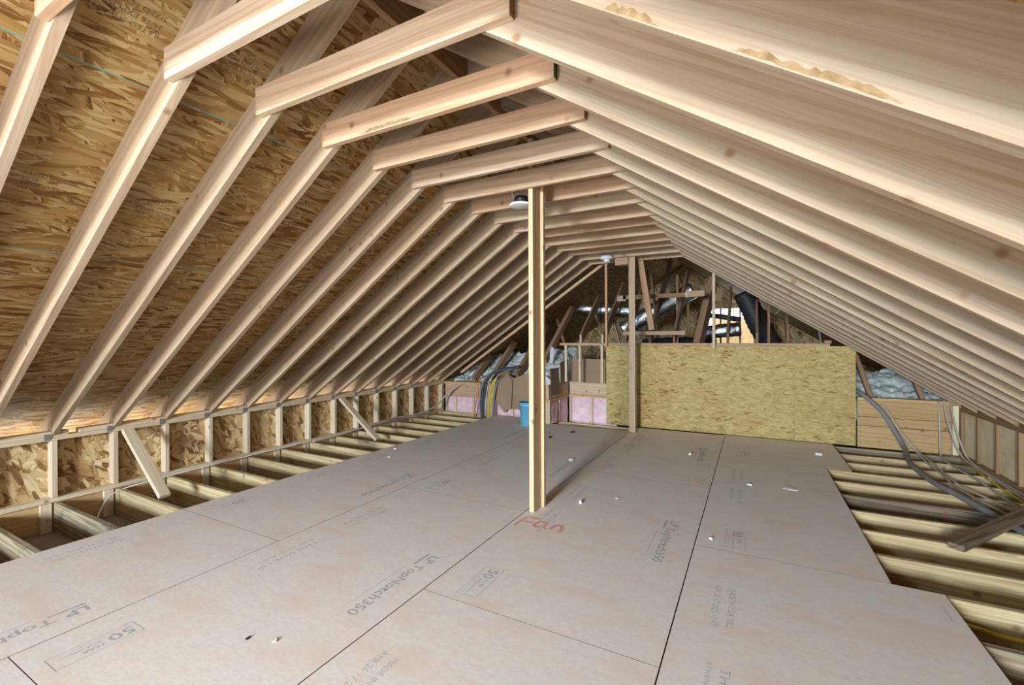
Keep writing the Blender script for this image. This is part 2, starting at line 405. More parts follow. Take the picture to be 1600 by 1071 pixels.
# ------------------------------------------------------------------ floor
floor = struct('floor', 'plywood-like subfloor panels laid over open wooden joists', 'floor')
cols = [(-3.970, -2.7750, 0), (-2.7700, -1.5560, 1), (-1.5500, -0.3370, 0), (-0.3310, 0.8750, 1)]
J = 1.866
def floor_panel(x0, x1, y0, y1, full_y0, full_x1):
    g = 0.0020
    L, W, T = (y1 - y0) - 2 * g, x1 - x0, 0.018
    bm = bmesh.new(); bmesh.ops.create_cube(bm, size=1.0); bmesh.ops.scale(bm, vec=(W, L, T), verts=bm.verts)
    me = bpy.data.meshes.new('floor_panel'); bm.to_mesh(me); bm.free()
    me.materials.append(M['floor']); me.materials.append(M['edge']); me.materials.append(M['edge_tan'])
    for p in me.polygons: p.material_index = 0 if abs(p.normal.z) > 0.5 else (1 if abs(p.normal.x) > 0.5 else 2)
    o = link('floor_panel', me, floor); o.location = ((x0 + x1) / 2, (y0 + y1) / 2, -T / 2)
    zz = 0.0004
    def inside(y): return y0 + 0.02 < y < y1 - 0.02
    # maker's name, warranty box and mill stamps repeat on every sheet
    if full_y0 > -2.0:
        b = full_y0
        if inside(b + 0.90) and inside(b + 1.5) and x1 > full_x1 - 0.1:
            xx = full_x1 - 0.175
            lettering('TopNotch350', 0.085, (xx, b + 1.41, zz), (0, -1, 0), (1, 0, 0), 'ink', o, 0.53, 0.001)
            lettering('LP', 0.085, (xx + 0.012, b + 1.535, zz), (0, -1, 0), (1, 0, 0), 'ink', o, 0.09, 0.002)
            q = flat('logo_bar', [[(xx - 0.05, b + 1.40), (xx - 0.035, b + 1.40), (xx - 0.035, b + 1.54), (xx - 0.05, b + 1.54)]], zz, 'ink', o)
            fl = flat('print_line', [[(xx - 0.075, b + 0.98), (xx - 0.072, b + 0.98), (xx - 0.072, b + 1.36), (xx - 0.075, b + 1.36)]], zz, 'ink', o)
        if inside(b + 0.06) and inside(b + 0.40):
            xx = x0 + 0.215
            lettering('50', 0.085, (xx + 0.02, b + 0.345, zz), (0, -1, 0), (1, 0, 0), 'ink', o, 0.095, 0.001)
            lettering('YEAR', 0.035, (xx + 0.035, b + 0.235, zz), (0, -1, 0), (1, 0, 0), 'ink', o, 0.08)
            lettering('LIMITED WARRANTY', 0.022, (xx + 0.0, b + 0.235, zz), (0, -1, 0), (1, 0, 0), 'ink', o, 0.15)
            w = 0.003
            xa, xb, ya, yb = xx - 0.045, xx + 0.075, b + 0.06, b + 0.36
            quads = [[(xa, ya), (xa + w, ya), (xa + w, yb), (xa, yb)], [(xb - w, ya), (xb, ya), (xb, yb), (xb - w, yb)],
                     [(xa, ya), (xb, ya), (xb, ya + w), (xa, ya + w)], [(xa, yb - w), (xb, yb - w), (xb, yb), (xa, yb)],
                     [(xa + .02, ya + .02), (xa + .022, ya + .02), (xa + .022, yb - .02), (xa + .02, yb - .02)]]
            flat('warranty_box', quads, zz, 'ink', o)
        if inside(b + 1.62) and inside(b + 1.99):
            xx = x0 + 0.20
            lettering('MADE IN U.S.A. MILL', 0.045, (xx + 0.035, b + 1.98, zz), (0, -1, 0), (1, 0, 0), 'ink_faint', o, 0.36)
            lettering('APR 26 17 2025 10 43', 0.045, (xx - 0.035, b + 1.99, zz), (0, -1, 0), (1, 0, 0), 'ink_faint', o, 0.38)
        if inside(b + 0.9) and inside(b + 1.34):
            xx = x0 + 0.20
            lettering('THIS SIDE UP', 0.055, (xx + 0.03, b + 1.33, zz), (0, -1, 0), (1, 0, 0), 'ink_faint', o, 0.40)
            lettering('STRENGTH AXIS', 0.03, (xx - 0.03, b + 1.35, zz), (0, -1, 0), (1, 0, 0), 'ink_faint', o, 0.36)
        if inside(b + 2.12) and inside(b + 2.3):
            lettering('TONGUE EDGE', 0.02, (x1 - 0.05, b + 2.3, zz), (0, -1, 0), (1, 0, 0), 'ink_faint', o, 0.14)
    return o
for (x0, x1, st) in cols:
    y = J + st * 1.2192 - 5 * 2.4384
    while y < 6.8:
        a, b = max(y, YBACK + 0.02), min(y + 2.4384, 6.785)
        if b - a > 0.1:
            xa, xb = x0, x1
            if st == 1 and x1 > 0 and abs(y - 3.0852) < 0.05: xb = 0.660
            if abs(x0 + 2.77) < 0.01: b = min(b, 6.43)
            if x0 < -3: b = min(b, 6.72)
            floor_panel(xa, xb, a, b, y, x1)
        y += 2.4384
# red spray paint: the word "Fan"
def stroke_strip(pts, w, z, v, f):
    P = spline([(a, b, 0) for a, b in pts], 6); base = len(v)
    for i, p in enumerate(P):
        d = (P[min(i + 1, len(P) - 1)] - P[max(i - 1, 0)]).normalized(); n = Vector((-d.y, d.x, 0)) * w / 2 * (1.0 if 0 < i < len(P) - 1 else 0.6)
        v.append((p.x - n.x, p.y - n.y, z)); v.append((p.x + n.x, p.y + n.y, z))
    for i in range(len(P) - 1):
        a = base + 2 * i; f.append((a, a + 2, a + 3, a + 1))
sv, sf = [], []
for i, (pts, w) in enumerate((([(-1.505, 2.805), (-1.50, 2.90), (-1.485, 3.000)], 0.026),
        ([(-1.470, 2.998), (-1.43, 2.990), (-1.385, 3.000)], 0.024), ([(-1.480, 2.912), (-1.45, 2.905), (-1.405, 2.915)], 0.024),
        ([(-1.315, 2.945), (-1.36, 2.955), (-1.385, 2.90), (-1.36, 2.855), (-1.325, 2.89)], 0.024), ([(-1.305, 2.950), (-1.308, 2.90), (-1.30, 2.862), (-1.275, 2.860)], 0.022),
        ([(-1.252, 2.865), (-1.245, 2.930), (-1.21, 2.955), (-1.185, 2.925), (-1.175, 2.845)], 0.026))):
    stroke_strip(pts, w, 0.0006 + 0.0001 * i, sv, sf)
o = mesh_obj('spray_painted_word', sv, sf, 'red_paint', floor); o['label'] = 'red spray-painted word Fan'
# joists, run right across the attic
def jy(k): return 1.463 + k * SP
for k in range(-23, 14):
    a, b = (-5.14, 2.05)
    yy = jy(k)
    board('joist', (a + 0.001, yy + 0.019, -0.018 - 0.1175), (XR - 0.001, yy + 0.019, -0.018 - 0.1175), 0.038, 0.235, 'moldy' if k in (-1, 0) else 'joist', floor)
    board('joist', (XR + 0.001, yy + 0.019, -0.018 - 0.1175), (b - 0.001, yy + 0.019, -0.018 - 0.1175), 0.038, 0.235, 'dirty' if k == 8 else 'moldy' if k in (3, 13) else 'joist', floor)
for i in range(13):
    y0 = YBACK + i * 1.22
    bx('drywall_sheet', -5.25, XR, y0, min(y0 + 1.217, 6.9), -0.268, -0.2555, 'drywall', floor, 'X', 0)
    bx('drywall_sheet', XR + 0.003, 2.15, y0, min(y0 + 1.217, 6.9), -0.268, -0.2555, 'drywall', floor, 'X', 0)

# ------------------------------------------------------------------ left knee wall
wl = struct('wall_left', 'low knee wall of pale studs and OSB under the left rafters', 'wall')
bx('bottom_plate', XL - 0.089, XL, YBACK, 6.80, -0.017, 0.020, 'stud', wl, 'Y')
bx('top_plate', XL - 0.089, XL, YBACK, 6.80, 0.500, 0.5375, 'stud', wl, 'Y')
bx('top_plate', XL - 0.089, XL + 0.002, YBACK, 1.56, 0.5385, 0.576, 'stud', wl, 'Y')
bx('top_plate', XL - 0.089, XL, 1.63, 6.80, 0.5385, 0.576, 'stud', wl, 'Y')
bx('rim_board', XL - 0.060, XL - 0.022, YBACK, 6.80, -0.255, -0.019, 'board', wl, 'Y')
for k in range(-23, 14):
    y1 = 1.4914 + k * SP
    if y1 > 6.79: continue
    bx('stud', XL - 0.089, XL - 0.001, y1 - 0.038, y1, 0.021, 0.499, 'stud', wl, 'Z')
    yl = jy(k) - 0.012
    bx('lower_stud', XL - 0.018, XL + 0.010, yl - 0.07, yl, -0.254, -0.018, 'stud', wl, 'Z')
bx('stud', XL - 0.089, XL - 0.001, 6.755, 6.795, 0.021, 0.499, 'stud', wl, 'Z')
def panel(name, p0, p1, p2, t, mat, parent):
    """flat sheet with corner p0, edges p0->p1 (local X) and p0->p2 (local Y); thickness behind the face"""
    p0, p1, p2 = Vector(p0), Vector(p1), Vector(p2)
    x = (p1 - p0).normalized(); y = (p2 - p0); y = (y - x * y.dot(x)).normalized(); z = x.cross(y)
    L, W = (p1 - p0).length, (p2 - p0).dot(y)
    o = link(name, box_mesh(L, W, t, mat, 0), parent)
    c = p0 + x * L / 2 + y * W / 2 + z * t / 2
    local(o, parent, Matrix(((x.x, y.x, z.x, c.x), (x.y, y.y, z.y, c.y), (x.z, y.z, z.z, c.z), (0, 0, 0, 1))))
    return o
for i in range(7):
    y0 = YBACK + i * 2.44; y1 = min(y0 + 2.437, 6.80)
    panel('osb_panel', (XL - 0.0895, y0, -0.30), (XL - 0.0895, y1, -0.30), (XL - 0.0895, y0, 0.53), -0.011, 'osb_wall', wl)
for k in range(-3, 13):
    y = ry(k); z = 0.56
    a = bx('strap_tie', XL + 0.0005, XL + 0.0035, y - 0.045, y - 0.008, 0.508, 0.560, 'steel', wl, 'Y', 0)
    bx('strap_tie', XL - 0.03, XL + 0.006, y - 0.004, y - 0.0008, 0.520, 0.655, 'steel', wl, 'Z', 0)

# ------------------------------------------------------------------ right knee wall
wr = struct('wall_right', 'low right knee wall of brown studs with pale sheathing between', 'wall')
bx('bottom_plate', XRW, XRW + 0.089, YBACK, 6.80, -0.017, 0.020, 'brown', wr, 'Y')
bx('top_plate', XRW, XRW + 0.089, YBACK, 6.80, 0.50, 0.576, 'brown', wr, 'Y')
bx('rim_board', XRW + 0.001, XRW + 0.039, YBACK, 6.80, -0.255, -0.019, 'board', wr, 'Y')
for k in range(-23, 14):
    y1 = 1.4914 + k * SP
    if y1 > 6.79: continue
    bx('stud', XRW + 0.001, XRW + 0.089, y1 - 0.038, y1, 0.021, 0.499, 'brown', wr, 'Z')
    bx('sheathing_board', XRW + 0.030, XRW + 0.0885, y1 + 0.006, y1 + SP - 0.042, 0.022, 0.498, 'pale', wr, 'Z')
for i in range(7):
    y0 = YBACK + i * 2.44; y1 = min(y0 + 2.437, 6.80)
    panel('osb_panel', (XRW + 0.0895, y0, -0.30), (XRW + 0.0895, y1, -0.30), (XRW + 0.0895, y0, 0.53), 0.011, 'osb_wall', wr)

# ------------------------------------------------------------------ roof
roof = struct('ceiling', 'open gable roof of pine rafters, collar ties and OSB sheathing', 'ceiling')
bx('ridge_board', XR - 0.019, XR + 0.019, YBACK, 9.6, 2.876, 3.135, 'brown', roof, 'Y')
def rafter(side, k):
    y = ry(k) + 0.019
    dirx = Vector((-side * -1, 0, 0))
    # side -1: left slope (rises to +X); side +1: right slope (rises to -X)
    x_low = -5.75 if side < 0 else 2.66
    x_top = XR - 0.020 if side < 0 else XR + 0.020
    x = Vector((1, 0, PITCH)).normalized() if side < 0 else Vector((-1, 0, PITCH)).normalized()
    z0 = zl(x_low) if side < 0 else zr(x_low)
    run = abs(x_top - x_low); L = run / CS
    d = DR if side < 0 else DR + 0.012; sh = d * PITCH      # plumb cuts shift the upper corner
    prof = [(0, 0), (L, 0), (L + sh, d), (sh, d)]
    zdir = Vector((-SN if side < 0 else SN, 0, CS))
    return prism('rafter', prof, 0.038, (x_low, y, z0), x, zdir, 'rafter', roof)
for k in range(KMIN, KMAX + 1):
    if ry(k) < YBACK + 0.02: continue
    rafter(-1, k); rafter(1, k)
rt = random.Random(5)
tie_z = {0: 2.503, 1: 2.489, 2: 2.487}
for k in range(-23, 14):
    y = 1.415 + k * SP + 0.019
    if y < YBACK + 0.1: continue
    z = tie_z.get(k, 2.490 + rt.uniform(-0.008, 0.008))
    x0 = -2.276 + (rt.uniform(-0.02, 0.02) if k > 2 or k < 0 else 0); x1 = -0.770 + (rt.uniform(-0.02, 0.02) if k > 2 or k < 0 else 0)
    o = board('collar_tie', (x0, y, z + 0.070), (x1, y, z + 0.070 + rt.uniform(-0.004, 0.004)), 0.0378, 0.140, 'tie', roof)
    if k in (0, 1, 2, 3, 4):
        e = bx('cut_end', x1, x1 + 0.0012, y - 0.0185, y + 0.0185, z + 0.003, z + 0.137, 'green' if k == 1 else 'endgrain', roof, 'Z', 0)
# sheathing: 4 ft courses, joints where the teal edge lines run
OFF = DR
def sheath(side, y0, y1, s0, s1, mat='osb_roof'):
    # s = distance up the slope from the knee wall
    def pt(s, y):
        if side < 0: return Vector((-5.137 + s * CS - OFF * SN, y, ZL0 + s * SN + OFF * CS))
        return Vector((2.049 - s * CS + (OFF + 0.012) * SN, y, ZL0 + s * SN + (OFF + 0.012) * CS))
    a = pt(s0, y0); b = pt(s0, y1); c = pt(s1, y0)
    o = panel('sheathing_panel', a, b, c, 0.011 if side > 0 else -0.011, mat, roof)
    return o
# s of a point measured on the underside plane: joint positions found at 1.955 and 3.18 + offset of the plane
s_off = 0.104
joints = [-0.78 + s_off, -0.485 + s_off, 0.735 + s_off, 1.955 + s_off, 3.18 + s_off, 4.455]
for side in (-1, 1):
    for i in range(len(joints) - 1):
        s0, s1 = joints[i] + 0.0015, joints[i + 1] - 0.0015
        y = YBACK - 0.02 - (1.22 if i % 2 else 0)
        while y < 12.0:
            a, b = max(y, YBACK - 0.02), min(y + 2.436, 12.0)
            if b > a + 0.05: sheath(side, a, b, s0, s1)
            y += 2.4384
# teal painted edges along two joints of the left slope
def slope_pt(s, y, lift=0.0006):
    return Vector((-5.137 + s * CS - (OFF - lift) * SN, y, ZL0 + s * SN + (OFF - lift) * CS))
for s in (1.955 + s_off, 3.18 + s_off):
    v = []; f = []; n = 60; r2 = random.Random(int(s * 100))
    ys = [-1.0 + i * (5.4 / n) for i in range(n + 1)]
    for y in ys:
        w = 0.0022 + 0.0028 * r2.random(); dd = (r2.random() - 0.5) * 0.004
        v.append(tuple(slope_pt(s + dd - w, y))); v.append(tuple(slope_pt(s + dd + w, y)))
    for i in range(n): f.append((2 * i, 2 * i + 2, 2 * i + 3, 2 * i + 1))
    mesh_obj('edge_paint', v, f, 'teal', roof)
    for k in (0, 2, 4):
        yy = ry(k) - 0.20
        c = slope_pt(s, yy, 0.003)
        board('panel_clip', c - Vector((0, 0.016, 0)), c + Vector((0, 0.016, 0)), 0.012, 0.003, 'steel', roof, (-SN, 0, CS), 0)
# mill stamps on the roof sheathing
def stamp(lines, s, y, size, flip=1):
    for i, t in enumerate(lines):
        c = slope_pt(s - flip * i * size * 1.25, y, 0.0008)
        lettering(t, size, c, (0, flip, 0), (flip * CS, 0, flip * SN), 'ink_black', roof)
for k in range(-3, 9):
    y = ry(k)
    stamp(['RATED SHEATHING', '24/16   7/16', 'ROOF CLIPS', 'MAY BE REQUIRED'], 2.50 + s_off, y - 0.27, 0.027)
    stamp(['RATED SHEATHING', '24/16 EXPOSURE 1', 'SIZED FOR SPACING'], 3.44 + s_off, y - 0.05, 0.034, -1)
    stamp(['RATED SHEATHING EXPOSURE 1'], 1.72 + s_off, y - 0.35, 0.020)

# waney bark left along two edges
def bark(pts_fn, y, x0, x1, n, seed, parent, hmax):
    r = random.Random(seed); v = []; f = []
    for i in range(n + 1):
        x = x0 + (x1 - x0) * i / n; zb = pts_fn(x); e = min(i, n - i) / n * 2
        lo = zb + 0.002 + 0.006 * r.random(); hi = lo + hmax * (0.55 + 0.45 * r.random()) * min(1, e * 3 + 0.1)
        v.append((x, y - 0.0007, lo)); v.append((x, y - 0.0007, hi))
    for i in range(n): f.append((2 * i, 2 * i + 2, 2 * i + 3, 2 * i + 1))
    return mesh_obj('bark_edge', v, f, 'bark', parent)
bark(zr, ry(-1), -0.31, -0.19, 14, 1, roof, 0.026)
bark(zr, ry(-1), -0.04, 0.24, 30, 2, roof, 0.020)
bark(lambda x: 2.490, 1.415 + SP, -1.95, -1.58, 26, 3, roof, 0.022)

# ------------------------------------------------------------------ gable wall behind the camera, with its window
wb = struct('wall_front', 'gable end wall of OSB behind the viewpoint', 'wall')
def poly_wall(name, pts, y, t, mat, parent):
    """upright sheet facing along Y, thickness t away from its face"""
    n = len(pts); v = [(a, b, 0) for a, b in pts] + [(a, b, t) for a, b in pts]
    f = [tuple(range(n)), tuple(range(2 * n - 1, n - 1, -1))] + [(i, i + n, (i + 1) % n + n, (i + 1) % n) for i in range(n)]
    o = mesh_obj(name, v, f, mat, parent)
    o.matrix_basis = PARENT_INV(parent) @ Matrix.Translation((0, y, 0)) @ Matrix.Rotation(math.pi / 2, 4, 'X')
    return o
wy = YBACK
poly_wall('gable_panel', [(-5.3, -0.3), (-2.12, -0.3), (-2.12, 2.86), (-5.3, 0.74)], wy, 0.03, 'osb_wall', wb)
poly_wall('gable_panel', [(-0.92, -0.3), (2.2, -0.3), (2.2, 0.74), (-0.92, 2.86)], wy, 0.03, 'osb_wall', wb)
poly_wall('gable_panel', [(-2.12, 2.22), (-0.92, 2.22), (-0.92, 2.86), (XR, 3.26), (-2.12, 2.88)], wy, 0.03, 'osb_wall', wb)
poly_wall('gable_panel', [(-2.12, -0.3), (-0.92, -0.3), (-0.92, 0.88), (-2.12, 0.88)], wy, 0.03, 'osb_wall', wb)
win = struct('window_1', 'gable window frame behind the viewpoint', 'window', (-1.52, wy, 0.88))
bx('window_frame', -2.12, -2.07, wy - 0.03, wy + 0.03, 0.88, 2.22, 'white', win, 'Z')
bx('window_frame', -0.97, -0.92, wy - 0.03, wy + 0.03, 0.88, 2.22, 'white', win, 'Z')
bx('window_frame', -2.07, -0.97, wy - 0.03, wy + 0.03, 0.88, 0.93, 'white', win, 'X')
bx('window_frame', -2.07, -0.97, wy - 0.03, wy + 0.03, 2.17, 2.22, 'white', win, 'X')

# made-up roof window frames under both slopes, added around the fill lights
for n, side in ((2, -1), (3, 1)):
    wn = struct('window_%d' % n, 'made-up roof window frame added around a fill light behind the viewpoint, %s slope' % ('left' if side < 0 else 'right'), 'window')
    def sp(s_, y):
        return Vector((-5.137 + s_ * CS, y, ZL0 + s_ * SN - 0.03)) if side < 0 else Vector((2.049 - s_ * CS, y, ZL0 + s_ * SN - 0.03))
    ca, cb = 2.95, 4.00
    for sa, ya, sb, yb in ((ca, -7.4, ca, -5.0), (cb, -7.4, cb, -5.0), (ca, -7.4, cb, -7.4), (ca, -5.0, cb, -5.0)):
        board('window_frame', sp(sa, ya), sp(sb, yb), 0.06, 0.05, 'white', wn, (0, 0, 1))

# ------------------------------------------------------------------ far wall
wf = struct('wall_back', 'half-height far wall of OSB sheets, header boards and pink insulation', 'wall')
YW = 6.80
panel('osb_panel', (-2.010, YW, 0.004), (0.479, YW, 0.004), (-2.010, YW, 1.222), -0.012, 'osb_far', wf)
pts = [(0, 0), (0.632, 0), (0.632, 1.190), (0.600, 1.222), (0, 1.222)]
me = bpy.data.meshes.new('osb_panel'); n = len(pts)
me.from_pydata([(a, b, 0) for a, b in pts] + [(a, b, -0.012) for a, b in pts], [], [tuple(range(n)), tuple(range(2 * n - 1, n - 1, -1))] + [(i, i + n, (i + 1) % n + n, (i + 1) % n) for i in range(n)])
me.materials.append(M['osb_far']); o = link('osb_panel', me, wf); o.matrix_basis = Matrix.Translation((0.483, YW, 0.004)) @ Matrix.Rotation(math.pi / 2, 4, 'X')
bx('wall_plate', -2.80, 0.86, YW + 0.015, YW + 0.104, 1.224, 1.262, 'tie', wf, 'X')
bx('end_block', 0.80, 0.875, YW + 0.015, YW + 0.10, 1.262, 1.30, 'brown', wf, 'X')
for i in range(8):
    x = -1.99 + i * SP
    bx('stud', x, x + 0.038, YW + 0.016, YW + 0.104, 0.0, 1.223, 'stud', wf, 'Z')
bx('stud', -2.012, -1.974, YW - 0.058, YW - 0.014, 1.21, 2.62, 'tie', wf, 'Z')
bx('stud', -0.492, -0.454, YW - 0.058, YW - 0.014, 1.19, 2.235, 'stud', wf, 'Z')
# header boards right of the OSB
bx('header_board', 1.135, 2.04, YW + 0.03, YW + 0.07, -0.01, 0.252, 'board', wf, 'X')
bx('header_board', 1.135, 2.04, YW + 0.03, YW + 0.07, 0.257, 0.362, 'board', wf, 'X')
bx('header_board', 1.135, 2.04, YW + 0.03, YW + 0.07, 0.366, 0.560, 'board', wf, 'X')
bx('wall_plate', 1.135, 2.04, YW + 0.02, YW + 0.109, 0.562, 0.60, 'board', wf, 'X')
bx('corner_stud', 1.99, 2.045, YW - 0.03, YW + 0.015, 0.0, 0.56, 'pale', wf, 'Z')
# left of the OSB: plate and header over pink insulation
bx('wall_plate', -5.14, -3.00, YW + 0.0, YW + 0.089, 0.500, 0.538, 'board', wf, 'X')
bx('header_board', -5.12, -3.00, YW + 0.02, YW + 0.058, 0.262, 0.498, 'tie', wf, 'X')
bx('wall_plate', -5.12, -3.00, YW + 0.0, YW + 0.089, -0.07, -0.03, 'stud', wf, 'X')
def batt(x0, x1, z0, z1, y, parent, seed, along='X'):
    r = random.Random(seed); n, m = 7, 9; v = []; f = []
    for j in range(m + 1):
        for i in range(n + 1):
            u, w = i / n, j / m
            e = min(u, 1 - u, w, 1 - w)
            d = 0.0 if e == 0 else 0.018 + 0.016 * r.random()
            a, c = x0 + (x1 - x0) * u, z0 + (z1 - z0) * w
            v.append((a, y - d, c) if along == 'X' else (y + d, a, c))
    for j in range(m):
        for i in range(n):
            q = j * (n + 1) + i; f.append((q, q + 1, q + n + 2, q + n + 1))
    b = len(v)
    c4 = [(x0, z0), (x1, z0), (x1, z1), (x0, z1)]
    for a, c in c4: v.append((a, y + 0.06, c) if along == 'X' else (y - 0.06, a, c))
    ring = [0, n, (m + 1) * (n + 1) - 1, m * (n + 1)]
    f.append((b + 3, b + 2, b + 1, b))
    o = mesh_obj('insulation_batt', v, f, 'pink', parent, True)
    return o
xs = [-5.10, -4.90, -4.50, -4.09, -3.69, -3.30, -3.0]
for i in range(len(xs) - 1):
    bx('stud', xs[i] - 0.001, xs[i] + 0.036, YW + 0.0, YW + 0.07, -0.03, 0.261, 'stud', wf, 'Z')
    batt(xs[i] + 0.038, xs[i + 1] - 0.003, -0.03, 0.26, YW + 0.03, wf, i)
# return of the shaft: one side along the attic, one across it, open to the storey below
XS, YS = -2.80, 7.26
bx('wall_plate', XS - 0.09, XS, 6.42, YS, 0.335, 0.372, 'board', wf, 'Y')
bx('header_board', XS - 0.06, XS - 0.02, 6.42, YS, 0.373, 0.60, 'tie', wf, 'Y')
bx('wall_plate', XS, -1.98, YS, YS + 0.09, 0.335, 0.372, 'board', wf, 'X')
bx('header_board', XS, -1.98, YS + 0.02, YS + 0.06, 0.373, 0.60, 'tie', wf, 'X')
for i, (a, b) in enumerate([(6.42, 6.83), (6.83, 7.25)]):
    bx('stud', XS - 0.089, XS - 0.001, a, a + 0.036, -0.25, 0.334, 'stud', wf, 'Z')
    batt(a + 0.038, b - 0.003, -0.25, 0.333, XS - 0.03, wf, 20 + i, 'Y')
for i, (a, b) in enumerate([(XS, -2.42), (-2.42, -1.985)]):
    bx('stud', a + 0.001, a + 0.037, YS + 0.001, YS + 0.089, -0.25, 0.334, 'stud', wf, 'Z')
    batt(a + 0.04, b - 0.003, -0.25, 0.333, YS + 0.03, wf, 30 + i)
for x in (-2.74, -2.50, -2.13):
    bx('stud', x, x + 0.036, YW + 0.10, YW + 0.138, 0.62, 1.222, 'stud', wf, 'Z')

# ------------------------------------------------------------------ neighbouring roof beyond the far wall
SL2 = 0.74; c2 = math.cos(math.atan(SL2)); s2 = math.sin(math.atan(SL2))
def far_rafter(x, y0, z0, depth=0.19, mat='brown', ztop=None, w=0.038):
    zt = ztop if ztop else min(zl(x), zr(x)) + 0.12
    L = (zt - z0) / s2
    prism('valley_rafter', [(0, 0), (L, 0), (L + depth * SL2, -depth), (-depth * 0.0, -depth)], w, (x, y0, z0), (0, c2, s2), (0, -s2, c2), mat, roof)
for x in (-2.785, -2.375, -1.962, -1.547, -1.152, -0.346, 0.062, 0.465):
    far_rafter(x, 7.80, 1.42)
    bx('heel_stud', x - 0.019, x + 0.019, 7.80, 7.86, 0.30, 1.40, 'stud' if x < -2 else 'brown', roof, 'Z')
board('valley_beam', (-0.80, 7.75, 1.10), (-0.62, 8.75, 2.36), 0.10, 0.24, 'brown', roof)
bx('purlin', -1.95, -0.95, 7.58, 7.62, 1.995, 2.065, 'brown', roof, 'X')
bx('purlin', -0.93, -0.66, 7.56, 7.60, 1.990, 2.085, 'tie', roof, 'X')
bx('purlin', -2.05, -1.90, 7.58, 7.62, 1.97, 2.065, 'tie', roof, 'X')
bx('purlin', -1.84, -0.90, 7.18, 7.22, 1.385, 1.445, 'tie', roof, 'X')
for (x, y0, z0) in ((-4.60, 6.96, 0.62), (-4.20, 6.96, 0.66), (-3.68, 6.96, 0.72), (-3.16, 7.0, 1.0)):
    far_rafter(x, y0, z0, 0.12, 'brown', None, 0.07)
bx('valley_sill', -5.0, -3.1, 7.0, 7.09, 0.50, 0.54, 'brown', roof, 'X')
pA, pB = (-4.87, 6.98, 0.70), (-2.1, 6.98, 2.53)
board('valley_nailer', pA, pB, 0.038, 0.045, 'tie', roof)
for (x, z) in ((1.28, 0.60), (1.78, 0.60)):
    board('web_stud', (x - 0.10, 7.3, z + 0.55), (x + 0.04, 7.1, z - 0.05), 0.05, 0.09, 'brown', roof, (0, 1, 0))
for (xa, za, xb, zb, y) in ((-2.9, 0.7, -2.35, 2.1, 8.9), (-2.1, 0.6, -2.45, 1.9, 8.6), (-1.6, 1.0, -1.75, 2.6, 9.0), (-1.22, 1.1, -1.22, 2.5, 8.7), (-1.12, 1.3, -1.12, 2.4, 9.4), (-3.3, 0.6, -3.7, 1.9, 8.8), (-2.6, 0.9, -3.0, 2.0, 9.2), (0.25, 0.8, 0.25, 1.9, 9.0)):
    board('web_stud', (xa, y, za), (xb, y, zb), 0.04, 0.085, 'brown', roof, (0, 1, 0))
wfar = struct('wall_beyond', 'dark end wall of the neighbouring attic', 'wall')
poly_wall('end_panel', [(-5.5, -0.4), (-1.15, -0.4), (-1.15, 3.2), (-5.5, 3.2)], 12.0, -0.03, 'osb_wall', wfar)
poly_wall('end_panel', [(0.05, -0.4), (2.6, -0.4), (2.6, 3.2), (0.05, 3.2)], 12.0, -0.03, 'osb_wall', wfar)
poly_wall('end_panel', [(-1.15, -0.4), (0.05, -0.4), (0.05, 1.15), (-1.15, 1.15)], 12.0, -0.03, 'osb_wall', wfar)
poly_wall('end_panel', [(-1.15, 2.05), (0.05, 2.05), (0.05, 3.2), (-1.15, 3.2)], 12.0, -0.03, 'osb_wall', wfar)
for x in (-1.15, -0.70, -0.28, 0.02):
    bx('stud', x, x + 0.038, 11.90, 11.99, 1.15, 2.6, 'stud', wfar, 'Z')
poly_wall('side_panel', [(-5.30, -0.4), (-5.18, -0.4), (-5.18, 0.8), (-5.30, 0.8)], 6.80, -5.2, 'osb_wall', wfar)
poly_wall('side_panel', [(2.14, -0.4), (2.2, -0.4), (2.2, 0.8), (2.14, 0.8)], 6.80, -5.2, 'osb_wall', wfar)
bx('floor_sheet', -5.2, 2.2, 6.92, 12.0, -0.45, -0.40, 'drywall', wfar, 'X', 0)

poly_wall('outer_panel', [(-0.92, 0.4), (0.9, 0.4), (0.9, 1.86), (-0.92, 1.86)], 13.2, -0.03, 'pale', wfar)
for x in (-0.95, -0.45, 0.05, 0.5):
    bx('stud', x, x + 0.038, 13.0, 13.18, 0.4, 2.1, 'stud', wfar, 'Z')
def lump(name, x0, x1, y0, y1, zf, amp, seed, nx, ny, mat='blown'):
    r = random.Random(seed)
    from mathutils import noise as nz
    v = []; f = []
    for j in range(ny + 1):
        for i in range(nx + 1):
            x = x0 + (x1 - x0) * i / nx; y = y0 + (y1 - y0) * j / ny
            p = Vector((x * 4 + seed, y * 4, 0))
            z = zf(x, y) + amp * (nz.noise(p) + 0.6 * nz.noise(p * 2.6) + 0.35 * nz.noise(p * 6)) + r.uniform(-.01, .01)
            v.append((x, y, z))
    for j in range(ny):
        for i in range(nx):
            q = j * (nx + 1) + i; f.append((q, q + 1, q + nx + 2, q + nx + 1))
    n = len(v)
    base = min(p[2] for p in v) - 0.15
    ring = [i for i in range(nx + 1)] + [(nx + 1) * j + nx for j in range(1, ny + 1)] + [(nx + 1) * ny + i for i in range(nx - 1, -1, -1)] + [(nx + 1) * j for j in range(ny - 1, 0, -1)]
    for q in ring: v.append((v[q][0], v[q][1], base))
    m = len(ring)
    for i in range(m): f.append((ring[i], n + i, n + (i + 1) % m, ring[(i + 1) % m]))
    o = mesh_obj(name, v, f, mat, None, True); o['kind'] = 'stuff'; return o
o = lump('blown_insulation', -5.1, -2.95, 6.93, 8.1, lambda x, y: 0.46 + 0.46 * (y - 6.93) + 0.10 * max(0, x + 4.6), 0.085, 3, 110, 70)
tag(o, 'heap of white-blue loose insulation behind the pink-insulated wall', 'insulation')
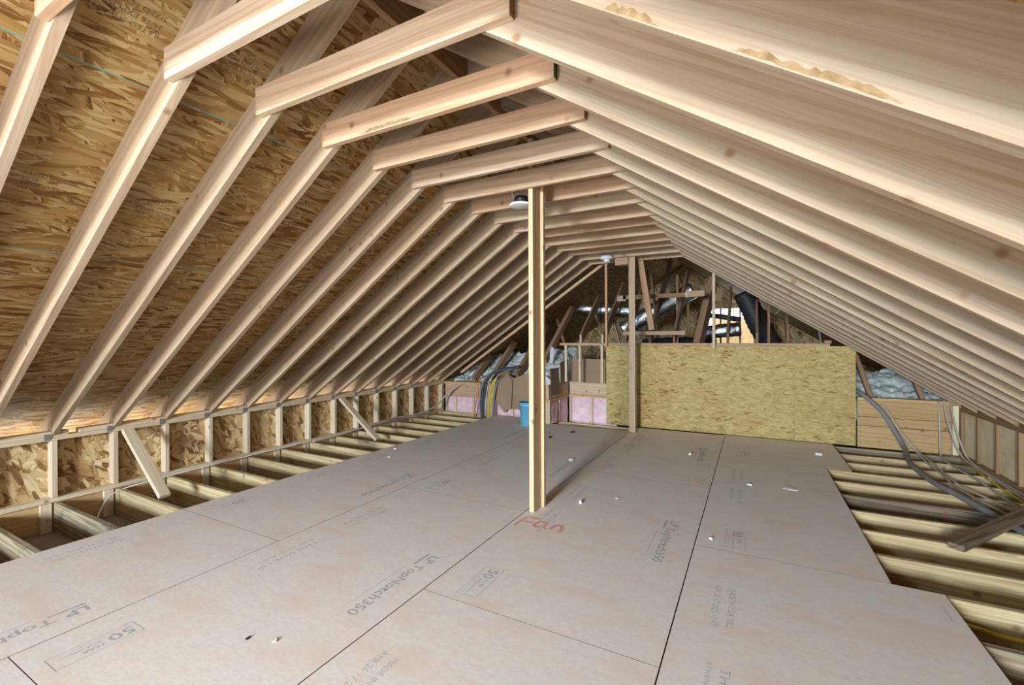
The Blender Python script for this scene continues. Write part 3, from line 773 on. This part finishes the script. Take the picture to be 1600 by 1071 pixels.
o = lump('blown_insulation', 1.10, 2.12, 6.93, 7.9, lambda x, y: 0.50 + 0.40 * (y - 6.93), 0.06, 9, 60, 50)
tag(o, 'white loose insulation above the header boards right of the OSB wall', 'insulation')
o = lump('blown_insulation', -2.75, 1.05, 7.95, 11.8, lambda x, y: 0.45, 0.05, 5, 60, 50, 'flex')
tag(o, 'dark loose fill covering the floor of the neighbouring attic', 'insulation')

# ducts
def ridged(t, i): return 1.0 + (0.05 if i % 2 else -0.03)
o = tube('foil_duct', [(-3.75, 9.2, 2.02), (-3.2, 9.25, 1.98), (-2.6, 9.3, 1.93), (-2.15, 9.3, 1.90)], 0.13, 'foil', None, 16, 8, ridged)
tag(o, 'silver foil duct running level behind the thin stud', 'duct')
o = tube('foil_duct', [(-2.35, 9.15, 1.52), (-2.1, 9.15, 1.66), (-1.75, 9.15, 1.86), (-1.4, 9.2, 2.06), (-1.0, 9.25, 2.26)], 0.155, 'foil', None, 16, 8, ridged)
tag(o, 'crinkled silver duct slanting upward right of the far post', 'duct')
o = tube('foil_duct', [(-0.95, 9.3, 1.40), (-0.6, 9.3, 1.46), (-0.2, 9.35, 1.50)], 0.13, 'foil', None, 16, 8, ridged)
tag(o, 'short silver duct in front of the far daylight opening', 'duct')
o = tube('flexible_duct', [(-0.15, 9.0, 2.15), (-0.02, 9.05, 1.85), (0.10, 9.1, 1.55), (0.30, 9.3, 1.2)], 0.17, 'flex', None, 16, 8, ridged)
tag(o, 'black flexible duct hanging right of the far daylight opening', 'duct')
o = tube('flexible_duct', [(-0.95, 9.6, 1.80), (-0.6, 9.55, 1.76), (-0.2, 9.5, 1.68)], 0.05, 'flex', None, 12, 8)
tag(o, 'thin black pipe crossing the far daylight opening', 'pipe')
o = tube('flexible_duct', [(-1.9, 9.0, 1.12), (-1.2, 9.0, 1.16), (-0.6, 9.0, 1.12)], 0.20, 'flex', None, 16, 8, ridged)
tag(o, 'wide dark duct lying low behind the OSB wall', 'duct')
o = tube('thin_cable', [(0.66, 7.3, 1.78), (0.74, 7.3, 1.6), (0.80, 7.3, 1.4), (0.82, 7.3, 1.2)], 0.012, 'grey_cable')
tag(o, 'thin grey cable hanging above the OSB wall near its right end', 'cable')

# ------------------------------------------------------------------ posts and braces
p1 = empty('support_post', (-1.50, 3.15, 0))
bx('main_board', -1.519, -1.481, 3.080, 3.219, 0.0005, 2.875, 'post', p1, 'Z')
bx('flange_board', -1.546, -1.457, 3.2195, 3.257, 0.0005, 2.875, 'post', p1, 'Z')
tag(p1, 'pale T-shaped wooden post standing mid-floor beside the red word', 'post')
p2 = empty('support_post', (-1.51, 6.41, 0))
bx('main_board', -1.554, -1.466, 6.372, 6.409, 0.0005, 2.875, 'tie', p2, 'Z')
bx('flange_board', -1.529, -1.491, 6.4095, 6.498, 0.0005, 2.875, 'tie', p2, 'Z')
tag(p2, 'far wooden post standing in front of the OSB wall', 'post')
b = board('diagonal_brace', (-5.115, 1.955, 0.505), (-4.445, 1.955, -0.005), 0.086, 0.038, 'stud')
tag(b, 'near diagonal brace from the left knee wall down to a joist', 'brace')
b = board('diagonal_brace', (-5.115, 4.395, 0.505), (-4.42, 4.395, -0.005), 0.086, 0.038, 'stud')
tag(b, 'farther diagonal brace from the left knee wall down to a joist', 'brace')
b = board('diagonal_brace', (-1.475, 6.60, 2.70), (-1.375, 7.10, 1.47), 0.088, 0.038, 'tie', None, (0, 1, 0.4))
tag(b, 'slanting board dropping from the collar ties behind the far post', 'brace')
b = board('loose_board', (1.13, 3.80, 0.007), (1.83, 4.66, 0.09), 0.089, 0.038, 'dirty')
tag(b, 'dirty dark loose board lying across the joists at right', 'board')

# ------------------------------------------------------------------ lamps
dl = empty('hanging_downlight', (-1.70, 3.30, 2.43))
lathe('trim_disc', [(0.001, 0.020), (0.088, 0.020), (0.096, 0.012), (0.098, 0.004), (0.085, 0.0), (0.001, 0.0)], (-1.695, 3.30, 2.435), 'white', dl)
lathe('heat_sink', [(0.001, 0.075), (0.056, 0.075), (0.060, 0.070), (0.060, 0.021), (0.001, 0.021)], (-1.69, 3.30, 2.435), 'black', dl, 24)
tube('wire', [(-1.745, 3.30, 2.50), (-1.775, 3.30, 2.55), (-1.78, 3.31, 2.63), (-1.76, 3.36, 2.80)], 0.004, 'white', dl)
tag(dl, 'white disc downlight dangling beside the near post', 'light')
lh = empty('lamp_holder', (-1.835, 6.25, 2.5))
lathe('porcelain_base', [(0.001, 0.05), (0.088, 0.05), (0.088, 0.012), (0.070, 0.0), (0.001, 0.0)], (-1.835, 6.255, 2.462), 'white', lh)
lathe('socket', [(0.001, 0.0), (0.045, 0.0), (0.040, -0.03), (0.030, -0.035), (0.001, -0.035)], (-1.835, 6.255, 2.462), 'white', lh)
tag(lh, 'round white lamp holder under a far collar tie', 'light')
bx('junction_box', -1.745, -1.56, 6.36, 6.50, 2.39, 2.49, 'tie', roof, 'X')

# ------------------------------------------------------------------ bucket, pipe, cardboard
bk = empty('bucket', (-3.05, 6.18, 0))
prof = [(0.001, 0.001), (0.118, 0.001), (0.124, 0.010), (0.143, 0.300), (0.152, 0.302), (0.152, 0.316), (0.145, 0.318), (0.146, 0.345), (0.155, 0.347), (0.155, 0.358), (0.142, 0.360), (0.137, 0.345), (0.118, 0.02), (0.001, 0.015)]
lathe('bucket_body', prof, (-3.05, 6.18, 0), 'blue', bk, 36)
lathe('bucket_inside', [(0.117, 0.03), (0.1355, 0.352)], (-3.05, 6.18, 0), 'blue_dark', bk, 36)
pts = [(-3.05 + 0.160 * math.cos(t), 6.18 - 0.04 - 0.13 * math.sin(t) * 0.35, 0.315 - 0.13 * math.sin(t)) for t in [math.pi * i / 10 for i in range(11)]]
tube('bucket_handle', pts, 0.004, 'steel', bk, 6, 3)
mesh_obj('paper_label', [(-3.05 + 0.139 * math.cos(a), 6.18 + 0.139 * math.sin(a), z) for z in (0.06, 0.19) for a in (-1.0, -0.8, -0.6, -0.4)], [(0, 1, 5, 4), (1, 2, 6, 5), (2, 3, 7, 6)], 'paper', bk)
tag(bk, 'light blue plastic bucket standing behind the near post', 'bucket')
pp = lathe('plastic_pipe', [(0.001, 0.0), (0.026, 0.0), (0.026, 0.30), (0.029, 0.30), (0.029, 0.34), (0.022, 0.34), (0.022, 0.33), (0.001, 0.33)], (-2.90, 6.50, 0.0), 'white', None, 16)
tag(pp, 'short white plastic pipe standing right of the blue bucket', 'pipe')
def cardboard(pts, origin, xdir, zdir, mat, label):
    o = prism('cardboard_sheet', pts, 0.004, origin, xdir, zdir, mat)
    return tag(o, label, 'cardboard', None)
cardboard([(-0.31, -0.33), (0.0, -0.68), (0.03, -0.62), (0.125, -0.60), (0.125, -0.12), (0.02, 0.0)], (-3.75, 6.73, 0.735), (1, 0, 0), (0, 0.10, 1), 'card', 'diamond-cut brown cardboard leaning left of the blue bucket')
cardboard([(-0.10, -0.60), (0.42, -0.60), (0.42, 0.03), (0.35, 0.06), (0.0, -0.08), (-0.10, -0.02)], (-3.62, 6.77, 0.73), (1, 0, 0), (0, 0.10, 1), 'card', 'wide brown cardboard sheet behind the blue bucket')
cardboard([(0.0, 0.0), (0.36, 0.0), (0.36, 0.42), (0.0, 0.42)], (XS + 0.012, 6.43, 0.44), (0, 1, 0), (-0.03, 0, 1), 'card2', 'reddish-brown cardboard panel right of the near post')
cardboard([(0.0, 0.0), (0.38, 0.0), (0.38, 0.40), (0.0, 0.36)], (XS + 0.004, 6.86, 0.58), (0, 1, 0), (-0.03, 0, 1), 'card', 'grey-brown cardboard on the shaft side wall')
cardboard([(0.0, 0.0), (0.63, -0.015), (0.63, 0.395), (0.02, 0.40)], (-2.77, YS - 0.03, 0.595), (1, 0, 0), (0, 0.03, 1), 'card', 'brown cardboard rectangle left of the OSB wall')
o = prism('paper_tag', [(0, 0), (0.05, -0.01), (0.085, 0.18), (0.075, 0.26), (0.02, 0.27), (0.0, 0.2)], 0.003, (-2.93, 6.72, 0.93), (1, 0, 0), (0, 0, 1), 'tag')
tag(o, 'grey paper tag hanging on a brown rafter above the cardboard', 'tag')

# ------------------------------------------------------------------ cables
bundle = [(-4.30, 'orange', 0.012, 'orange cable at the left of the cable bundle'),
          (-4.225, 'grey_cable', 0.014, 'pale grey cable beside the orange one in the bundle'),
          (-4.185, 'dk_cable', 0.021, 'thick dark grey cable in the bundle'),
          (-4.135, 'dk_cable', 0.019, 'second thick dark cable in the bundle'),
          (-4.095, 'white_cable', 0.012, 'dusty white cable in the middle of the bundle'),
          (-4.060, 'white_cable', 0.010, 'thin pale cable left of the yellow ones'),
          (-4.030, 'yellow', 0.015, 'left yellow cable of the bundle'),
          (-3.995, 'yellow', 0.013, 'right yellow cable of the bundle'),
          (-3.965, 'white_cable', 0.011, 'pale cable right of the yellow ones'),
          (-3.935, 'grey_cable', 0.013, 'grey cable at the right of the bundle')]
for i, (x, m, r, lab) in enumerate(bundle):
    top = 0.60 + 0.03 * (i % 3)
    if m == 'dk_cable' or i == 1:
        pts = [(x + 0.02, 6.62, -0.05), (x, 6.62, 0.2), (x + 0.02, 6.65, 0.50), (x + 0.12, 6.72, 0.70), (x + 0.30, 6.82, 0.80), (x + 0.52, 6.95, 0.84)]
    elif m == 'orange':
        pts = [(x - 0.05, 6.64, -0.05), (x - 0.04, 6.64, 0.12), (x + 0.01, 6.66, 0.35), (x + 0.02, 6.70, 0.60), (x + 0.04, 6.90, 0.66)]
    else:
        pts = [(x - 0.02, 6.62, -0.05), (x, 6.60, 0.2), (x + 0.02, 6.63, 0.45), (x + 0.05, 6.68, top), (x + 0.10, 6.82, top + 0.08), (x + 0.16, 7.0, top + 0.08)]
    tag(tube('cable', pts, r, m), lab, 'cable', 'cable bundle at the far left corner')
tag(tube('conduit', [(1.13, 6.90, 0.68), (1.18, 6.80, 0.64), (1.33, 6.70, 0.48), (1.45, 6.68, 0.26), (1.52, 6.55, 0.07), (1.45, 6.1, 0.03), (1.43, 5.75, 0.025), (1.44, 5.3, 0.025), (1.50, 4.96, 0.025), (1.59, 4.46, 0.012), (1.66, 4.0, 0.01), (1.72, 3.4, 0.008)], 0.026, 'grey_cable'), 'thick grey conduit snaking down the far boards and over the joists', 'conduit')
wc = [([(1.34, 6.88, 0.62), (1.42, 6.75, 0.44), (1.52, 6.70, 0.22), (1.62, 6.66, 0.06), (1.63, 6.25, 0.0), (1.62, 5.8, 0.0), (1.60, 5.3, -0.005), (1.70, 4.7, -0.008), (1.78, 4.2, -0.008)], 'upper pale cable beside the grey conduit'),
      ([(1.36, 6.88, 0.61), (1.44, 6.76, 0.41), (1.55, 6.70, 0.18), (1.65, 6.60, 0.04), (1.67, 6.1, 0.0), (1.65, 5.5, -0.005), (1.78, 4.8, -0.008), (1.86, 4.2, -0.008)], 'lower pale cable beside the grey conduit'),
      ([(1.93, 6.82, 0.62), (1.92, 6.72, 0.45), (1.96, 6.64, 0.20), (2.0, 6.52, 0.03), (2.0, 6.0, 0.0), (1.97, 5.3, 0.0), (1.92, 4.6, -0.005)], 'pale cable dropping down the right corner, wall side'),
      ([(1.98, 6.82, 0.61), (1.965, 6.66, 0.42), (1.99, 6.55, 0.18), (2.02, 6.42, 0.03), (2.02, 5.9, 0.0), (2.01, 5.2, 0.0), (2.0, 4.6, -0.005)], 'pale cable nearest the right knee wall'),
      ([(1.88, 6.80, 0.60), (1.87, 6.74, 0.3), (1.86, 6.68, 0.05), (1.83, 6.45, 0.0), (1.85, 5.6, -0.005), (1.84, 5.0, -0.008), (1.86, 4.4, -0.008)], 'straight pale cable down the right corner boards')]
for pts, lab in wc: tag(tube('cable', pts, 0.009, 'white_cable'), lab, 'cable', 'pale cables at the right corner')
tag(tube('cable', [(2.0, 6.3, 0.0), (1.95, 5.8, -0.006), (1.93, 5.2, -0.006), (1.95, 4.6, -0.006)], 0.009, 'yellow'), 'yellowish cable on the joists near the right wall', 'cable')
tag(tube('cable', [(0.80, 3.03, -0.10), (0.95, 3.01, -0.10), (1.05, 2.99, -0.105), (1.2, 2.97, -0.10), (1.6, 2.97, -0.11)], 0.010, 'yellow'), 'bright yellow cable in the nearest right joist bay', 'cable')
tag(tube('cable', [(0.60, 4.43, -0.06), (0.9, 4.40, -0.06), (1.25, 4.39, -0.075), (1.6, 4.38, -0.07)], 0.011, 'grey_cable'), 'grey cable lying in a right joist bay beside the floor edge', 'cable')
tag(tube('cable', [(-4.75, 1.60, -0.20), (-4.9, 1.68, -0.12), (-5.04, 1.82, -0.035), (-5.06, 2.05, -0.006), (-5.07, 2.3, 0.0), (-5.08, 2.8, 0.005), (-5.08, 3.3, 0.01), (-5.08, 3.7, 0.004)], 0.006, 'white'), 'thin white cable stapled along the left bottom plate', 'cable')
tag(tube('cable', [(-5.09, 4.5, 0.0), (-5.07, 4.9, 0.05), (-5.06, 5.4, 0.07), (-5.03, 5.9, 0.06), (-4.98, 6.35, 0.14), (-4.93, 6.60, 0.32), (-4.80, 6.74, 0.45), (-4.72, 6.79, 0.50)], 0.014, 'white_cable'), 'dusty cable curving up at the far end of the left knee wall', 'cable')
tag(tube('cable', [(-5.08, 3.9, 0.0), (-5.05, 4.3, 0.01), (-5.06, 4.75, 0.03), (-5.06, 5.3, 0.04), (-5.04, 5.8, 0.03), (-5.0, 6.2, 0.0)], 0.010, 'white_cable'), 'dusty cable lying on the far part of the left bottom plate', 'cable')

# ------------------------------------------------------------------ scraps on the floor
def scrap(x, y, s, mat, label, seed, thick=0.006, cat='scrap'):
    r = random.Random(seed); n = 6
    v = [(s * (0.5 + 0.6 * r.random()) * math.cos(2 * math.pi * i / n) * 1.4, s * (0.5 + 0.6 * r.random()) * math.sin(2 * math.pi * i / n), 0.0) for i in range(n)]
    v += [(a * 0.85, b * 0.85, thick * (0.6 + 0.8 * r.random())) for a, b, c in v]
    f = [tuple(range(n - 1, -1, -1)), tuple(range(n, 2 * n))] + [(i, (i + 1) % n, (i + 1) % n + n, i + n) for i in range(n)]
    o = mesh_obj('floor_scrap', v, f, mat, None, False, (x, y, 0.0008)); o.rotation_euler.z = r.uniform(0, 3)
    return tag(o, label, cat, 'scraps on the floor')
scrap(0.282, 4.618, 0.065, 'paper', 'largest torn white paper scrap on the right floor sheet', 1)
scrap(0.667, 6.113, 0.045, 'paper', 'white scrap near the far right floor corner', 2, 0.02)
scrap(-0.634, 5.442, 0.024, 'paper', 'small white scrap left of the right-hand floor seam', 3, 0.02)
scrap(-0.033, 4.571, 0.024, 'paper', 'tiny white scrap left of the largest paper scrap', 4, 0.01)
scrap(-1.755, 4.591, 0.024, 'white', 'white plastic bit on the floor behind the near post', 5, 0.02)
scrap(-1.231, 3.432, 0.016, 'white', 'white bit on the floor right of the near post', 6, 0.02)
scrap(-1.0, 3.682, 0.022, 'paper', 'thin white strip on the floor right of the near post', 7, 0.004)
scrap(-2.256, 5.983, 0.035, 'black', 'black scrap on the floor before the shaft', 8, 0.012)
scrap(-2.408, 5.535, 0.030, 'black', 'black scrap on the floor just right of the near post', 9, 0.012)
scrap(-1.99, 1.192, 0.010, 'black', 'tiny black splinter in the near left foreground', 10, 0.004)
scrap(-1.867, 1.238, 0.014, 'pale', 'pale wood splinter in the near left foreground', 11, 0.004)
scrap(-3.836, 4.093, 0.018, 'paper', 'white speck by the left floor edge', 12, 0.01)
scrap(-3.624, 3.774, 0.014, 'paper', 'smaller white speck by the left floor edge', 13, 0.01)
scrap(-0.245, 3.22, 0.014, 'white', 'white speck beside the right-hand warranty stamp', 14, 0.01)
